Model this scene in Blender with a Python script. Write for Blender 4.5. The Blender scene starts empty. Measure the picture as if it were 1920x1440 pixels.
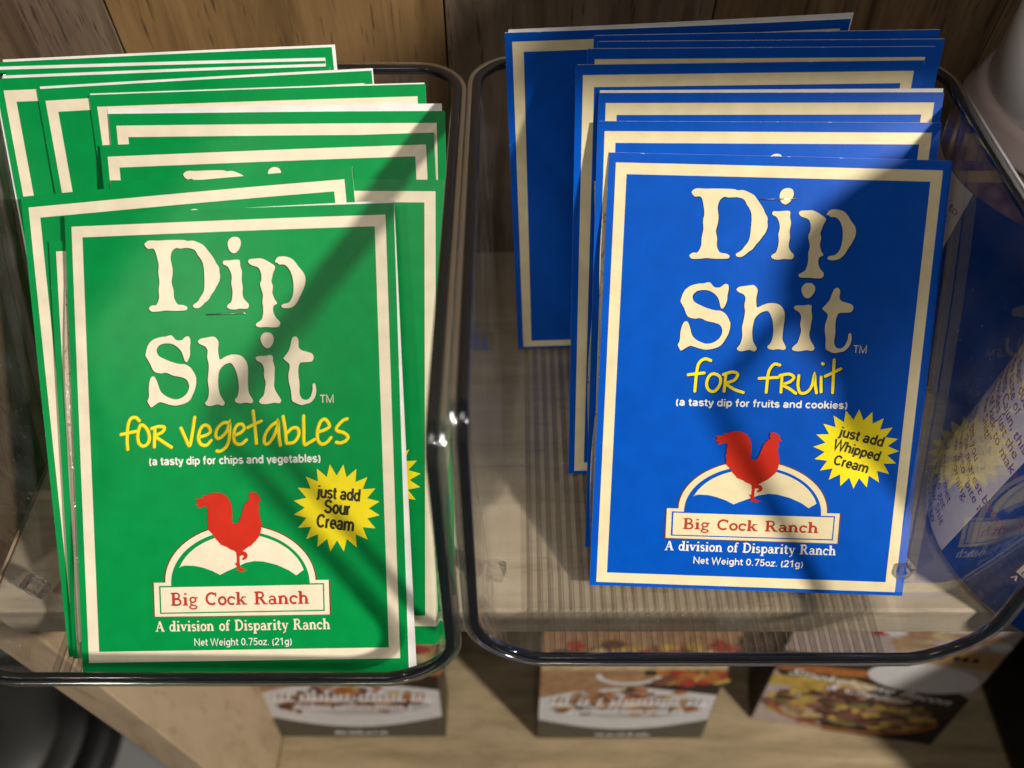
import bpy, bmesh, math, random
import numpy as np
from mathutils import Vector, Matrix
from mathutils.geometry import tessellate_polygon
random.seed(7)
S = bpy.context.scene
COL = S.collection
R = math.radians

# ------------------------------------------------------------------ camera
cam = bpy.data.objects.new('camera', bpy.data.cameras.new('camera'))
COL.objects.link(cam)
cam.location = (0, 0, .2444)
cam.rotation_euler = (R(38), 0, 0)
cam.data.lens = 28.125
cam.data.sensor_width = 36
cam.data.clip_start = .01
cam.data.clip_end = 30
cam.data.dof.use_dof = True
cam.data.dof.focus_distance = .247
cam.data.dof.aperture_fstop = 9.5
S.camera = cam

# ------------------------------------------------------------------ light
w = bpy.data.worlds.new('World'); S.world = w; w.use_nodes = True
w.node_tree.nodes['Background'].inputs[0].default_value = (1, .95, .88, 1)
w.node_tree.nodes['Background'].inputs[1].default_value = .045

def aim(o, tgt):
    d = Vector(tgt) - o.location
    o.rotation_euler = d.to_track_quat('-Z', 'Y').to_euler()

def spot(name, loc, tgt, energy, radius, size, blend, color):
    l = bpy.data.lights.new(name, 'SPOT'); l.energy = energy; l.shadow_soft_size = radius
    l.spot_size = R(size); l.spot_blend = blend; l.color = color
    o = bpy.data.objects.new(name, l); COL.objects.link(o); o.location = loc; aim(o, tgt)
    return o

def area(name, loc, tgt, energy, size, color):
    l = bpy.data.lights.new(name, 'AREA'); l.energy = energy; l.size = size; l.color = color
    o = bpy.data.objects.new(name, l); COL.objects.link(o); o.location = loc; aim(o, tgt)
    return o

KEY = Vector((.655, -.491, .574))
spot('store_or_fill_spot', Vector((0, .15, .05)) + KEY * 1.35, (0, .15, .0), 97, .046, 60, .6, (1, .94, .84))
spot('store_or_fill_spot', (-.55, -.38, .62), (.158, .125, .042), 17, .02, 5.6, .5, (1, .94, .86))  # added narrow fill spot, brightens only the front jar's label
spot('store_or_fill_spot', (-.40, -.45, .75), (.190, .200, .128), 95, .03, 4.6, .6, (1, .95, .9))  # added tight fill spot, brightens the back jar's white cap
spot('store_or_fill_spot', (-.62, -.42, .95), (-.115, .15, .05), 10, .05, 14.5, .7, (1, .94, .84))
area('overhead_fill', (-.1, -.55, 1.5), (0, .15, 0), 4.6, .5, (1, .96, .9))  # added soft overhead fill, lifts the shaded areas

S.view_settings.view_transform = 'Standard'
S.view_settings.look = 'None'
S.view_settings.exposure = 0
S.view_settings.gamma = 1
S.view_settings.use_curve_mapping = False
S.cycles.use_denoising = True
S.cycles.max_bounces = 10
S.cycles.transparent_max_bounces = 40
S.cycles.sample_clamp_indirect = 4

# ------------------------------------------------------------------ helpers
def tag(o, label=None, cat=None, group=None, kind=None):
    if label: o['label'] = label
    if cat: o['category'] = cat
    if group: o['group'] = group
    if kind: o['kind'] = kind
    return o

def empty(name, mat):
    o = bpy.data.objects.new(name, None); COL.objects.link(o)
    o.empty_display_size = .01
    if isinstance(mat, Matrix): o.matrix_world = mat
    else: o.location = mat
    return o

def link_mesh(name, me, mats, parent=None, smooth=False):
    o = bpy.data.objects.new(name, me); COL.objects.link(o)
    for m in mats: me.materials.append(m)
    if parent: o.parent = parent
    if smooth:
        for p in me.polygons: p.use_smooth = True
    return o

def from_bm(name, bm, mats, parent=None, smooth=False):
    me = bpy.data.meshes.new(name); bm.to_mesh(me); bm.free()
    return link_mesh(name, me, mats if isinstance(mats, (list, tuple)) else [mats], parent, smooth)

def bm_box(bm, x0, x1, y0, y1, z0, z1, bev=0, mi=0):
    r = bmesh.ops.create_cube(bm, size=1)
    bmesh.ops.scale(bm, vec=(x1 - x0, y1 - y0, z1 - z0), verts=r['verts'])
    bmesh.ops.translate(bm, vec=((x0 + x1) / 2, (y0 + y1) / 2, (z0 + z1) / 2), verts=r['verts'])
    fs = set(f for v in r['verts'] for f in v.link_faces)
    for f in fs: f.material_index = mi
    if bev:
        es = set(e for v in r['verts'] for e in v.link_edges)
        rr = bmesh.ops.bevel(bm, geom=list(es), offset=bev, segments=3, affect='EDGES', profile=.5)
        for f in rr['faces']: f.material_index = mi

def lathe(bm, prof, n=64, mi=0, close=True):
    rings = []
    for r, z in prof:
        rings.append([bm.verts.new((r * math.cos(2 * math.pi * i / n), r * math.sin(2 * math.pi * i / n), z)) for i in range(n)])
    for a, b in zip(rings, rings[1:]):
        for i in range(n):
            f = bm.faces.new((a[i], a[(i + 1) % n], b[(i + 1) % n], b[i])); f.material_index = mi; f.smooth = True
    if close:
        for rg, fl in ((rings[0], True), (rings[-1], False)):
            f = bm.faces.new(rg[::-1] if fl else rg); f.material_index = mi

# ------------------------------------------------------------------ materials
def new_mat(name):
    m = bpy.data.materials.new(name); m.use_nodes = True
    return m, m.node_tree, m.node_tree.nodes['Principled BSDF']

def paper(name, col, rough=.32, mottle=.07, bump=.06, spec=.13):
    m, t, p = new_mat(name); N = t.nodes.new; L = t.links.new
    tc = N('ShaderNodeTexCoord')
    n = N('ShaderNodeTexNoise'); n.inputs['Scale'].default_value = 140; n.inputs['Detail'].default_value = 6
    L(tc.outputs['Object'], n.inputs['Vector'])
    mr = N('ShaderNodeMapRange'); mr.inputs[1].default_value = .3; mr.inputs[2].default_value = .7
    mr.inputs[3].default_value = 1 - mottle; mr.inputs[4].default_value = 1 + mottle
    L(n.outputs['Fac'], mr.inputs[0])
    mx = N('ShaderNodeVectorMath'); mx.operation = 'SCALE'; mx.inputs[0].default_value = col
    L(mr.outputs[0], mx.inputs['Scale']); L(mx.outputs[0], p.inputs['Base Color'])
    n2 = N('ShaderNodeTexNoise'); n2.inputs['Scale'].default_value = 2600; n2.inputs['Detail'].default_value = 3
    L(tc.outputs['Object'], n2.inputs['Vector'])
    b = N('ShaderNodeBump'); b.inputs['Strength'].default_value = bump; b.inputs['Distance'].default_value = .0003
    L(n2.outputs['Fac'], b.inputs['Height'])
    n4 = N('ShaderNodeTexNoise'); n4.inputs['Scale'].default_value = 38; n4.inputs['Detail'].default_value = 1.5
    L(tc.outputs['Object'], n4.inputs['Vector'])
    b2 = N('ShaderNodeBump'); b2.inputs['Strength'].default_value = .2; b2.inputs['Distance'].default_value = .0022
    L(n4.outputs['Fac'], b2.inputs['Height']); L(b.outputs[0], b2.inputs['Normal']); L(b2.outputs[0], p.inputs['Normal'])
    p.inputs['Roughness'].default_value = rough; p.inputs['Specular IOR Level'].default_value = spec
    return m

def plastic(name, col, rough=.3, spec=.5, coat=0, bump=0, bscale=300):
    m, t, p = new_mat(name)
    p.inputs['Base Color'].default_value = (*col, 1); p.inputs['Roughness'].default_value = rough
    p.inputs['Specular IOR Level'].default_value = spec; p.inputs['Coat Weight'].default_value = coat
    if bump:
        N = t.nodes.new; L = t.links.new
        tc = N('ShaderNodeTexCoord'); n = N('ShaderNodeTexNoise'); n.inputs['Scale'].default_value = bscale
        n.inputs['Detail'].default_value = 4
        L(tc.outputs['Object'], n.inputs['Vector'])
        b = N('ShaderNodeBump'); b.inputs['Strength'].default_value = bump; b.inputs['Distance'].default_value = .001
        L(n.outputs['Fac'], b.inputs['Height']); L(b.outputs[0], p.inputs['Normal'])
    return m

def clear_plastic(name, tint=(.95, .95, .94), boost=1.0, base=.045, rough=.03, bump=0, bscale=120, scratch=0):
    """clear acrylic: transmits straight through, mirrors more at grazing angles; faint dust"""
    m = bpy.data.materials.new(name); m.use_nodes = True; t = m.node_tree; t.nodes.clear()
    N = t.nodes.new; L = t.links.new
    out = N('ShaderNodeOutputMaterial'); mix = N('ShaderNodeMixShader')
    tr = N('ShaderNodeBsdfTransparent'); tr.inputs[0].default_value = (*tint, 1)
    gl = N('ShaderNodeBsdfGlossy'); gl.inputs['Roughness'].default_value = rough; gl.inputs['Color'].default_value = (1, 1, 1, 1)
    lw = N('ShaderNodeLayerWeight'); lw.inputs['Blend'].default_value = .5
    pw = N('ShaderNodeMath'); pw.operation = 'POWER'; pw.inputs[1].default_value = 4.2
    ma = N('ShaderNodeMath'); ma.operation = 'MULTIPLY_ADD'; ma.inputs[1].default_value = .95 * boost; ma.inputs[2].default_value = base
    ma.use_clamp = True
    L(lw.outputs['Facing'], pw.inputs[0]); L(pw.outputs[0], ma.inputs[0]); L(ma.outputs[0], mix.inputs[0])
    L(tr.outputs[0], mix.inputs[1]); L(gl.outputs[0], mix.inputs[2])
    tc = N('ShaderNodeTexCoord')
    if bump:
        n = N('ShaderNodeTexNoise'); n.inputs['Scale'].default_value = bscale
        L(tc.outputs['Object'], n.inputs['Vector'])
        b = N('ShaderNodeBump'); b.inputs['Strength'].default_value = bump; b.inputs['Distance'].default_value = .001
        L(n.outputs['Fac'], b.inputs['Height']); L(b.outputs[0], gl.inputs['Normal'])
    last = mix
    if scratch:
        d = N('ShaderNodeBsdfDiffuse'); d.inputs[0].default_value = (.75, .74, .72, 1)
        n = N('ShaderNodeTexNoise'); n.inputs['Scale'].default_value = 1500; n.inputs['Detail'].default_value = 2
        L(tc.outputs['Object'], n.inputs['Vector'])
        cr = N('ShaderNodeMapRange'); cr.inputs[1].default_value = .70; cr.inputs[2].default_value = .76
        cr.inputs[3].default_value = .0; cr.inputs[4].default_value = scratch
        L(n.outputs['Fac'], cr.inputs[0])
        n3 = N('ShaderNodeTexNoise'); n3.inputs['Scale'].default_value = 60
        L(tc.outputs['Object'], n3.inputs['Vector'])
        hz = N('ShaderNodeMapRange'); hz.inputs[1].default_value = .4; hz.inputs[2].default_value = .75
        hz.inputs[3].default_value = .004; hz.inputs[4].default_value = .03
        L(n3.outputs['Fac'], hz.inputs[0])
        ad = N('ShaderNodeMath'); ad.operation = 'ADD'; L(cr.outputs[0], ad.inputs[0]); L(hz.outputs[0], ad.inputs[1])
        m2 = N('ShaderNodeMixShader'); L(ad.outputs[0], m2.inputs[0]); L(mix.outputs[0], m2.inputs[1]); L(d.outputs[0], m2.inputs[2])
        last = m2
    L(last.outputs[0], out.inputs[0])
    return m

def wood(name, c0, c1, c2, scale=(60, 60, 4), off=(0, 0, 0), rough=.6, knots=True, bump=.25):
    m, t, p = new_mat(name); N = t.nodes.new; L = t.links.new
    tc = N('ShaderNodeTexCoord'); mp = N('ShaderNodeMapping')
    mp.inputs['Scale'].default_value = scale; mp.inputs['Location'].default_value = off
    L(tc.outputs['Object'], mp.inputs[0])
    n = N('ShaderNodeTexNoise'); n.inputs['Scale'].default_value = 1; n.inputs['Detail'].default_value = 8
    n.inputs['Roughness'].default_value = .65; n.inputs['Distortion'].default_value = .8
    L(mp.outputs[0], n.inputs['Vector'])
    cr = N('ShaderNodeValToRGB'); e = cr.color_ramp.elements
    e[0].position = .28; e[0].color = (*c0, 1); e[1].position = .75; e[1].color = (*c2, 1)
    k = e.new(.5); k.color = (*c1, 1)
    L(n.outputs['Fac'], cr.inputs[0])
    n2 = N('ShaderNodeTexNoise'); n2.inputs['Scale'].default_value = 9; n2.inputs['Detail'].default_value = 5
    L(mp.outputs[0], n2.inputs['Vector'])
    mr = N('ShaderNodeMapRange'); mr.inputs[1].default_value = .32; mr.inputs[2].default_value = .42
    mr.inputs[3].default_value = .45 if knots else .8; mr.inputs[4].default_value = 1
    L(n2.outputs['Fac'], mr.inputs[0])
    sc = N('ShaderNodeVectorMath'); sc.operation = 'SCALE'; L(cr.outputs[0], sc.inputs[0]); L(mr.outputs[0], sc.inputs['Scale'])
    L(sc.outputs[0], p.inputs['Base Color'])
    b = N('ShaderNodeBump'); b.inputs['Strength'].default_value = bump; b.inputs['Distance'].default_value = .001
    L(n.outputs['Fac'], b.inputs['Height']); L(b.outputs[0], p.inputs['Normal'])
    p.inputs['Roughness'].default_value = rough
    return m

GREEN = paper('green_card', (.001, .262, .058))
def worn(base, name, H):
    """the same card stock with its edges rubbed white here and there"""
    m = base.copy(); m.name = name; t = m.node_tree; N = t.nodes.new; L = t.links.new
    p = t.nodes['Principled BSDF']; src = p.inputs['Base Color'].links[0].from_socket
    tc = N('ShaderNodeTexCoord'); sx = N('ShaderNodeSeparateXYZ'); L(tc.outputs['Object'], sx.inputs[0])
    def mth(op, a, b=None):
        n = N('ShaderNodeMath'); n.operation = op
        for k, v in enumerate((a, b)):
            if v is None: continue
            if isinstance(v, (int, float)): n.inputs[k].default_value = v
            else: L(v, n.inputs[k])
        return n.outputs[0]
    dx = mth('SUBTRACT', .05, mth('ABSOLUTE', sx.outputs[0]))
    dy = mth('SUBTRACT', H / 2, mth('ABSOLUTE', mth('SUBTRACT', sx.outputs[1], H / 2)))
    d = mth('MINIMUM', dx, dy)
    n = N('ShaderNodeTexNoise'); n.inputs['Scale'].default_value = 420; n.inputs['Detail'].default_value = 5; L(tc.outputs['Object'], n.inputs['Vector'])
    lim = mth('MULTIPLY', mth('SUBTRACT', n.outputs['Fac'], .645), .0024)
    k = mth('LESS_THAN', d, lim)
    mx = N('ShaderNodeMix'); mx.data_type = 'RGBA'; L(k, mx.inputs[0]); L(src, mx.inputs[6]); mx.inputs[7].default_value = (.62, .62, .58, 1)
    L(mx.outputs[2], p.inputs['Base Color'])
    return m
GREEN_W = worn(GREEN, 'green_card_worn', .140)
GREEN_D = paper('dark_green_ink', (.01, .11, .035))
BLUE = paper('blue_card', (.0008, .082, .49))
BLUE_W = worn(BLUE, 'blue_card_worn', .135)
BLUE_D = paper('dark_blue_ink', (.008, .03, .13))
CREAM = paper('cream_ink', (.80, .71, .54))
CREAM_B = paper('warm_cream_ink', (.78, .67, .42))
WHITE_I = paper('white_ink', (.80, .80, .76))
YELLOW = paper('yellow_ink', (.90, .74, .02))
ORANGE = paper('orange_ink', (.50, .36, .01))
RED = paper('red_ink', (.56, .028, .014))
RED_B = paper('brick_red_ink', (.46, .045, .025))
BROWN = paper('brown_ink', (.16, .05, .02))
CHAR = paper('charcoal_ink', (.045, .045, .02))
WHITE = paper('white_paper', (.78, .76, .74), rough=.55)
NAVY = paper('navy_label', (.004, .028, .15))
PANEL = paper('label_panel', (.68, .60, .56))
PURPLE = paper('purple_ink', (.20, .02, .07))
STEEL = plastic('staple_steel', (.55, .55, .55), .25); STEEL.node_tree.nodes['Principled BSDF'].inputs['Metallic'].default_value = 1
ACRYLIC = clear_plastic('clear_acrylic', (.955, .955, .95), .95, .04, .025, .12, 25, .35)
ACRYL_F = clear_plastic('clear_acrylic_ribbed', (.96, .955, .94), 1.1, .045, .08, .25, 200, .4)
ACRYL_R = clear_plastic('clear_acrylic_rib', (.74, .72, .70), 1.6, .07, .1, .2, 200, .3)
LUG = plastic('clear_acrylic_lug', (.95, .95, .95), .03, .5, 0, .4, 500); LUG.node_tree.nodes['Principled BSDF'].inputs['Transmission Weight'].default_value = 1
EDGE = clear_plastic('clear_acrylic_edge', (.88, .88, .88), 2.0, .38, .12)
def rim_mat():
    """thick clear flange: the dark shop it would mirror is put into its base colour, but lets part of the light through"""
    m = plastic('acrylic_rim_dark_reflection', (.006, .0075, .011), .08, .55, .6, .15, 300); t = m.node_tree; N = t.nodes.new; L = t.links.new
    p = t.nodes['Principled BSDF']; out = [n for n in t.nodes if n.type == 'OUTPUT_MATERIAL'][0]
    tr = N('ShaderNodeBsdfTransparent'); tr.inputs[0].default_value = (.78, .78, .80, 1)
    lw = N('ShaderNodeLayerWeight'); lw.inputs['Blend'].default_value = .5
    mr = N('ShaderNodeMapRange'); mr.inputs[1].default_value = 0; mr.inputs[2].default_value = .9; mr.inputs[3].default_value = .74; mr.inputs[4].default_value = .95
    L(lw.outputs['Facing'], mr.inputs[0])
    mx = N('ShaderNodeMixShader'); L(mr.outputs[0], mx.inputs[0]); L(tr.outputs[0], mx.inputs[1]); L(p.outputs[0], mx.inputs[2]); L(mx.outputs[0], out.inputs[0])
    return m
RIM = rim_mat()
FILM = clear_plastic('pouch_film', (.93, .93, .92), 1.6, .10, .12, .9, 260, .1)

# ------------------------------------------------------------------ setting
WB = (.06, .035, .016); WM = (.20, .122, .062); WT = (.33, .22, .12)
W1 = wood('brown_plank', WB, WM, WT, (70, 70, 7), (3, 1, 2))
W2 = wood('grey_brown_plank', (.07, .047, .031), (.165, .115, .078), (.24, .185, .135), (90, 90, 9), (7, 2, 5))
W3 = wood('honey_plank', (.07, .037, .014), (.215, .125, .048), (.31, .19, .082), (60, 60, 6), (1, 8, 4))
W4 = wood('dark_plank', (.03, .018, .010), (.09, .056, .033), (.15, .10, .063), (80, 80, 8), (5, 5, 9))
SHELFW = wood('pale_oak_board', (.26, .21, .15), (.40, .335, .25), (.52, .45, .35), (9, 60, 60), (0, 0, 0), .5, False, .1)
PANELW = wood('tan_panel', (.27, .18, .10), (.44, .325, .21), (.56, .44, .31), (22, 18, 5), (2, 2, 2), .55, False, .1)
LOWW = wood('lower_board', (.17, .12, .06), (.29, .215, .12), (.40, .31, .19), (9, 60, 45), (4, 0, 3), .55, False, .12)
DARKW = wood('dark_back', (.03, .021, .013), (.05, .036, .022), (.075, .055, .036), (40, 40, 6), (9, 0, 3))

bm = bmesh.new()
xs = [-.19, -.140, -.0235, .070, .17, .29, .42, .62]
pm = [1, 2, 2, 0, 3, 0, 3]
mats = [W1, W2, W3, W4]
pm = [1, 2, 1, 0, 0, 3, 3]
for a, b, k in zip(xs, xs[1:], pm):
    bm_box(bm, a + .0003, b - .0003, .272, .290, -.021, .60, .0006, k)
wall = from_bm('plank_wall', bm, mats)
tag(wall, 'dark brown wood plank wall rising behind both clear bins', 'wall')

bm = bmesh.new(); bm_box(bm, -.1695, .62, .101, .271, -.0225, -.0042, .0012)
tag(from_bm('shelf', bm, SHELFW), 'pale wooden shelf board carrying the clear bins and the jars', 'shelf')
bm = bmesh.new(); bm_box(bm, -.190, -.170, .105, .2715, -1.0, -.0045, .001)
tag(from_bm('side_panel', bm, PANELW), 'tan wooden side panel closing the left end of the lower shelf', 'panel')
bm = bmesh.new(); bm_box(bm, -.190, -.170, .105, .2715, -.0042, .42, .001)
tag(from_bm('side_panel', bm, W4), 'side board left of the green packets, their shadow put into its dark brown', 'panel')  # dark wood stands in for the packets' shadow on this board
bm = bmesh.new(); bm_box(bm, -.1695, .62, .06, .30, -.40, -.3818, .001)
tag(from_bm('shelf', bm, LOWW), 'lower tan wooden shelf holding the food boxes', 'shelf')
bm = bmesh.new(); bm_box(bm, -.1695, .62, .30, .315, -.40, -.024, 0)
tag(from_bm('back_board', bm, DARKW), 'dark board at the back of the lower shelf, behind the food boxes', 'panel')
bm = bmesh.new(); bm_box(bm, .185, .62, .060, .2715, .256, .272, .001)
tag(from_bm('shelf', bm, SHELFW), 'unseen wooden board added above the blue packets to shade the wall', 'shelf')  # out-of-view blocker, added and sized to shade the wall and rear packets

FLOORM = plastic('grey_floor', (.33, .33, .335), .35, .4, 0, .15, 40)
bm = bmesh.new(); bm_box(bm, -6, 6, -6, 6, -1.05, -1.0)
tag(from_bm('floor', bm, FLOORM), kind='structure')

t = empty('pedestal_base', (-.775, .30, -1.0))
tag(t, 'dark grey round base with a black rim standing on the grey floor', 'stand')
bm = bmesh.new(); lathe(bm, [(.205, .001), (.207, .03), (.200, .042), (.172, .045), (.170, .036)], 72, close=False)
from_bm('rim', bm, plastic('black_rubber', (.012, .012, .013), .5), t)
bm = bmesh.new(); lathe(bm, [(.171, .002), (.171, .034), (.128, .040), (.126, .036), (.120, .036), (.118, .041), (.05, .046)], 72)
from_bm('disc', bm, plastic('grey_disc', (.05, .049, .048), .45), t)
bm = bmesh.new(); lathe(bm, [(.048, .047), (.046, .075), (.036, .08), (.02, .08)], 48)
from_bm('hub', bm, plastic('black_hub', (.012, .012, .012), .4), t)

bm = bmesh.new(); bm_box(bm, .357, .60, .05, .26, -.3815, -.12, .012)
tag(from_bm('crate', bm, plastic('black_plastic', (.008, .008, .008), .55, .3, 0, .3, 80)),
    'black crate at the far right end of the lower shelf', 'crate')

# ------------------------------------------------------------------ flat print toolkit (card space, metres)
def catmull(p, n=6):
    if len(p) < 3: return [Vector(q) for q in p]
    P = [Vector(q) for q in p]; out = []
    closed = (P[0] - P[-1]).length < 1e-6
    for i in range(len(P) - 1):
        a = P[i - 1] if i > 0 else (P[-2] if closed else P[0] * 2 - P[1])
        b, c = P[i], P[i + 1]
        d = P[i + 2] if i + 2 < len(P) else (P[1] if closed else P[-1] * 2 - P[-2])
        for k in range(n):
            s = k / n
            out.append(.5 * ((2 * b) + (c - a) * s + (2 * a - 5 * b + 4 * c - d) * s * s + (3 * b - a - 3 * c + d) * s ** 3))
    out.append(P[-1]); return out

def arc(cx, cy, rx, ry, a0, a1, n=12):
    return [(cx + rx * math.cos(R(a0 + (a1 - a0) * i / n)), cy + ry * math.sin(R(a0 + (a1 - a0) * i / n))) for i in range(n + 1)]

def hom(src, dst):
    A = []
    for (x, y), (u, v) in zip(src, dst):
        A.append([x, y, 1, 0, 0, 0, -u * x, -u * y, -u]); A.append([0, 0, 0, x, y, 1, -v * x, -v * y, -v])
    h = np.linalg.svd(np.array(A, float))[2][-1].reshape(3, 3)
    def f(p):
        q = h @ np.array([p[0], p[1], 1.]); return Vector((q[0] / q[2], q[1] / q[2]))
    return f

def affine(src, dst):
    A = np.array([[x, y, 1] for x, y in src], float); B = np.array([[q[0], q[1]] for q in dst], float)
    M = np.linalg.lstsq(A, B, rcond=None)[0]
    return lambda p: Vector(np.array([p[0], p[1], 1.]) @ M)

class Print:
    """flat printed layers: triangles with a material and a hair's height above the card"""
    def __init__(s): s.v = []; s.f = []; s.m = []; s.mats = []
    def mi(s, m):
        if m not in s.mats: s.mats.append(m)
        return s.mats.index(m)
    def poly(s, pts, mat, z):
        pts = [Vector((p[0], p[1], 0)) for p in pts]
        tri = tessellate_polygon([pts]); b = len(s.v)
        s.v += [(p.x, p.y, z) for p in pts]; k = s.mi(mat)
        for t in tri:
            a, c, d = (pts[i] for i in t)
            ccw = (c - a).cross(d - a).z > 0
            s.f.append(tuple(b + i for i in (t if ccw else t[::-1]))); s.m.append(k)
    def ribbon(s, pts, wd, mat, z, cap=True):
        pts = [Vector((p[0], p[1])) for p in pts]
        q = [pts[0]]
        for p in pts[1:]:
            if (p - q[-1]).length > 1e-7: q.append(p)
        pts = q
        if len(pts) < 2: return
        closed = (pts[0] - pts[-1]).length < wd * .05
        L = []; Rr = []
        n = len(pts)
        for i, p in enumerate(pts):
            if closed and i in (0, n - 1): d = (pts[1] - pts[0]).normalized() + (pts[-1] - pts[-2]).normalized()
            elif i == 0: d = pts[1] - p
            elif i == n - 1: d = p - pts[i - 1]
            else: d = (pts[i + 1] - p).normalized() + (p - pts[i - 1]).normalized()
            if d.length < 1e-9: d = pts[i] - pts[i - 1]
            d.normalize(); k_ = 1.
            if 0 < i < n - 1: k_ = 1 / max(.4, abs(d.dot((pts[i + 1] - p).normalized())))
            nn = Vector((-d.y, d.x)) * (wd / 2 * k_)
            L.append(p + nn); Rr.append(p - nn)
        b = len(s.v); k = s.mi(mat)
        for a, c in zip(L, Rr): s.v += [(a.x, a.y, z), (c.x, c.y, z)]
        for i in range(n - 1):
            s.f.append((b + 2 * i, b + 2 * i + 1, b + 2 * i + 3, b + 2 * i + 2)); s.m.append(k)
        if cap and not closed:
            for i, sg in ((0, -1), (n - 1, 1)):
                d = (pts[1] - pts[0]).normalized() if i == 0 else (pts[-1] - pts[-2]).normalized()
                d *= sg; nn = Vector((-d.y, d.x))
                c = [pts[i] + (nn * math.cos(t) + d * math.sin(t)) * wd / 2 for t in [math.pi * j / 6 for j in range(7)]]
                bb = len(s.v); s.v += [(q.x, q.y, z) for q in c]; s.f.append(tuple(range(bb + 6, bb - 1, -1))); s.m.append(k)
    def raw(s, vs, fs, fn, mat, z):
        b = len(s.v); k = s.mi(mat)
        pv = [fn(v) for v in vs]
        s.v += [(p[0], p[1], z) for p in pv]
        for f in fs:
            a, c, d = (pv[i] for i in f[:3])
            ccw = (c[0] - a[0]) * (d[1] - a[1]) - (c[1] - a[1]) * (d[0] - a[0]) > 0
            s.f.append(tuple(b + i for i in (f if ccw else f[::-1]))); s.m.append(k)
    def build(s, name, bend, parent, maxlen=.007):
        bm = bmesh.new()
        vs = [bm.verts.new(v) for v in s.v]
        for f, k in zip(s.f, s.m):
            try:
                ff = bm.faces.new([vs[i] for i in f]); ff.material_index = k
            except ValueError: pass
        bmesh.ops.triangulate(bm, faces=[f for f in bm.faces if len(f.verts) > 4])
        if maxlen:
            for _ in range(6):
                es = [e for e in bm.edges if e.calc_length() > maxlen]
                if not es: break
                bmesh.ops.subdivide_edges(bm, edges=es, cuts=1)
                bmesh.ops.triangulate(bm, faces=[f for f in bm.faces if len(f.verts) > 4])
        for v in bm.verts:
            v.co = Vector(bend(v.co))
        for f in bm.faces: f.smooth = False
        return from_bm(name, bm, s.mats, parent)

_tc = {}
def text_geo(st, bold=0.0, shear=0):
    k = (st, bold, shear)
    if k not in _tc:
        cu = bpy.data.curves.new('tmp', 'FONT'); cu.body = st; cu.size = 1; cu.offset = bold; cu.shear = shear
        cu.resolution_u = 3
        o = bpy.data.objects.new('tmp', cu); COL.objects.link(o)
        dg = bpy.context.evaluated_depsgraph_get(); me = bpy.data.meshes.new_from_object(o.evaluated_get(dg))
        vs = [(v.co.x, v.co.y) for v in me.vertices]; fs = [tuple(p.vertices) for p in me.polygons]
        bpy.data.objects.remove(o); bpy.data.curves.remove(cu); bpy.data.meshes.remove(me)
        _tc[k] = (vs, fs)
    return _tc[k]
CAPH = max(v[1] for v in text_geo('H')[0])

def put_text(pr, st, pL, pR, cap, mat, z, bold=.02, shear=0):
    """text from pL to pR along its base line, cap = height of capitals"""
    vs, fs = text_geo(st, bold, shear)
    x0 = min(v[0] for v in vs); x1 = max(v[0] for v in vs)
    ex = (pR - pL) / (x1 - x0); ey = Vector((-ex.y, ex.x)).normalized() * (cap / CAPH)
    pr.raw(vs, fs, lambda v: pL + ex * (v[0] - x0) + ey * v[1], mat, z)

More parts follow.
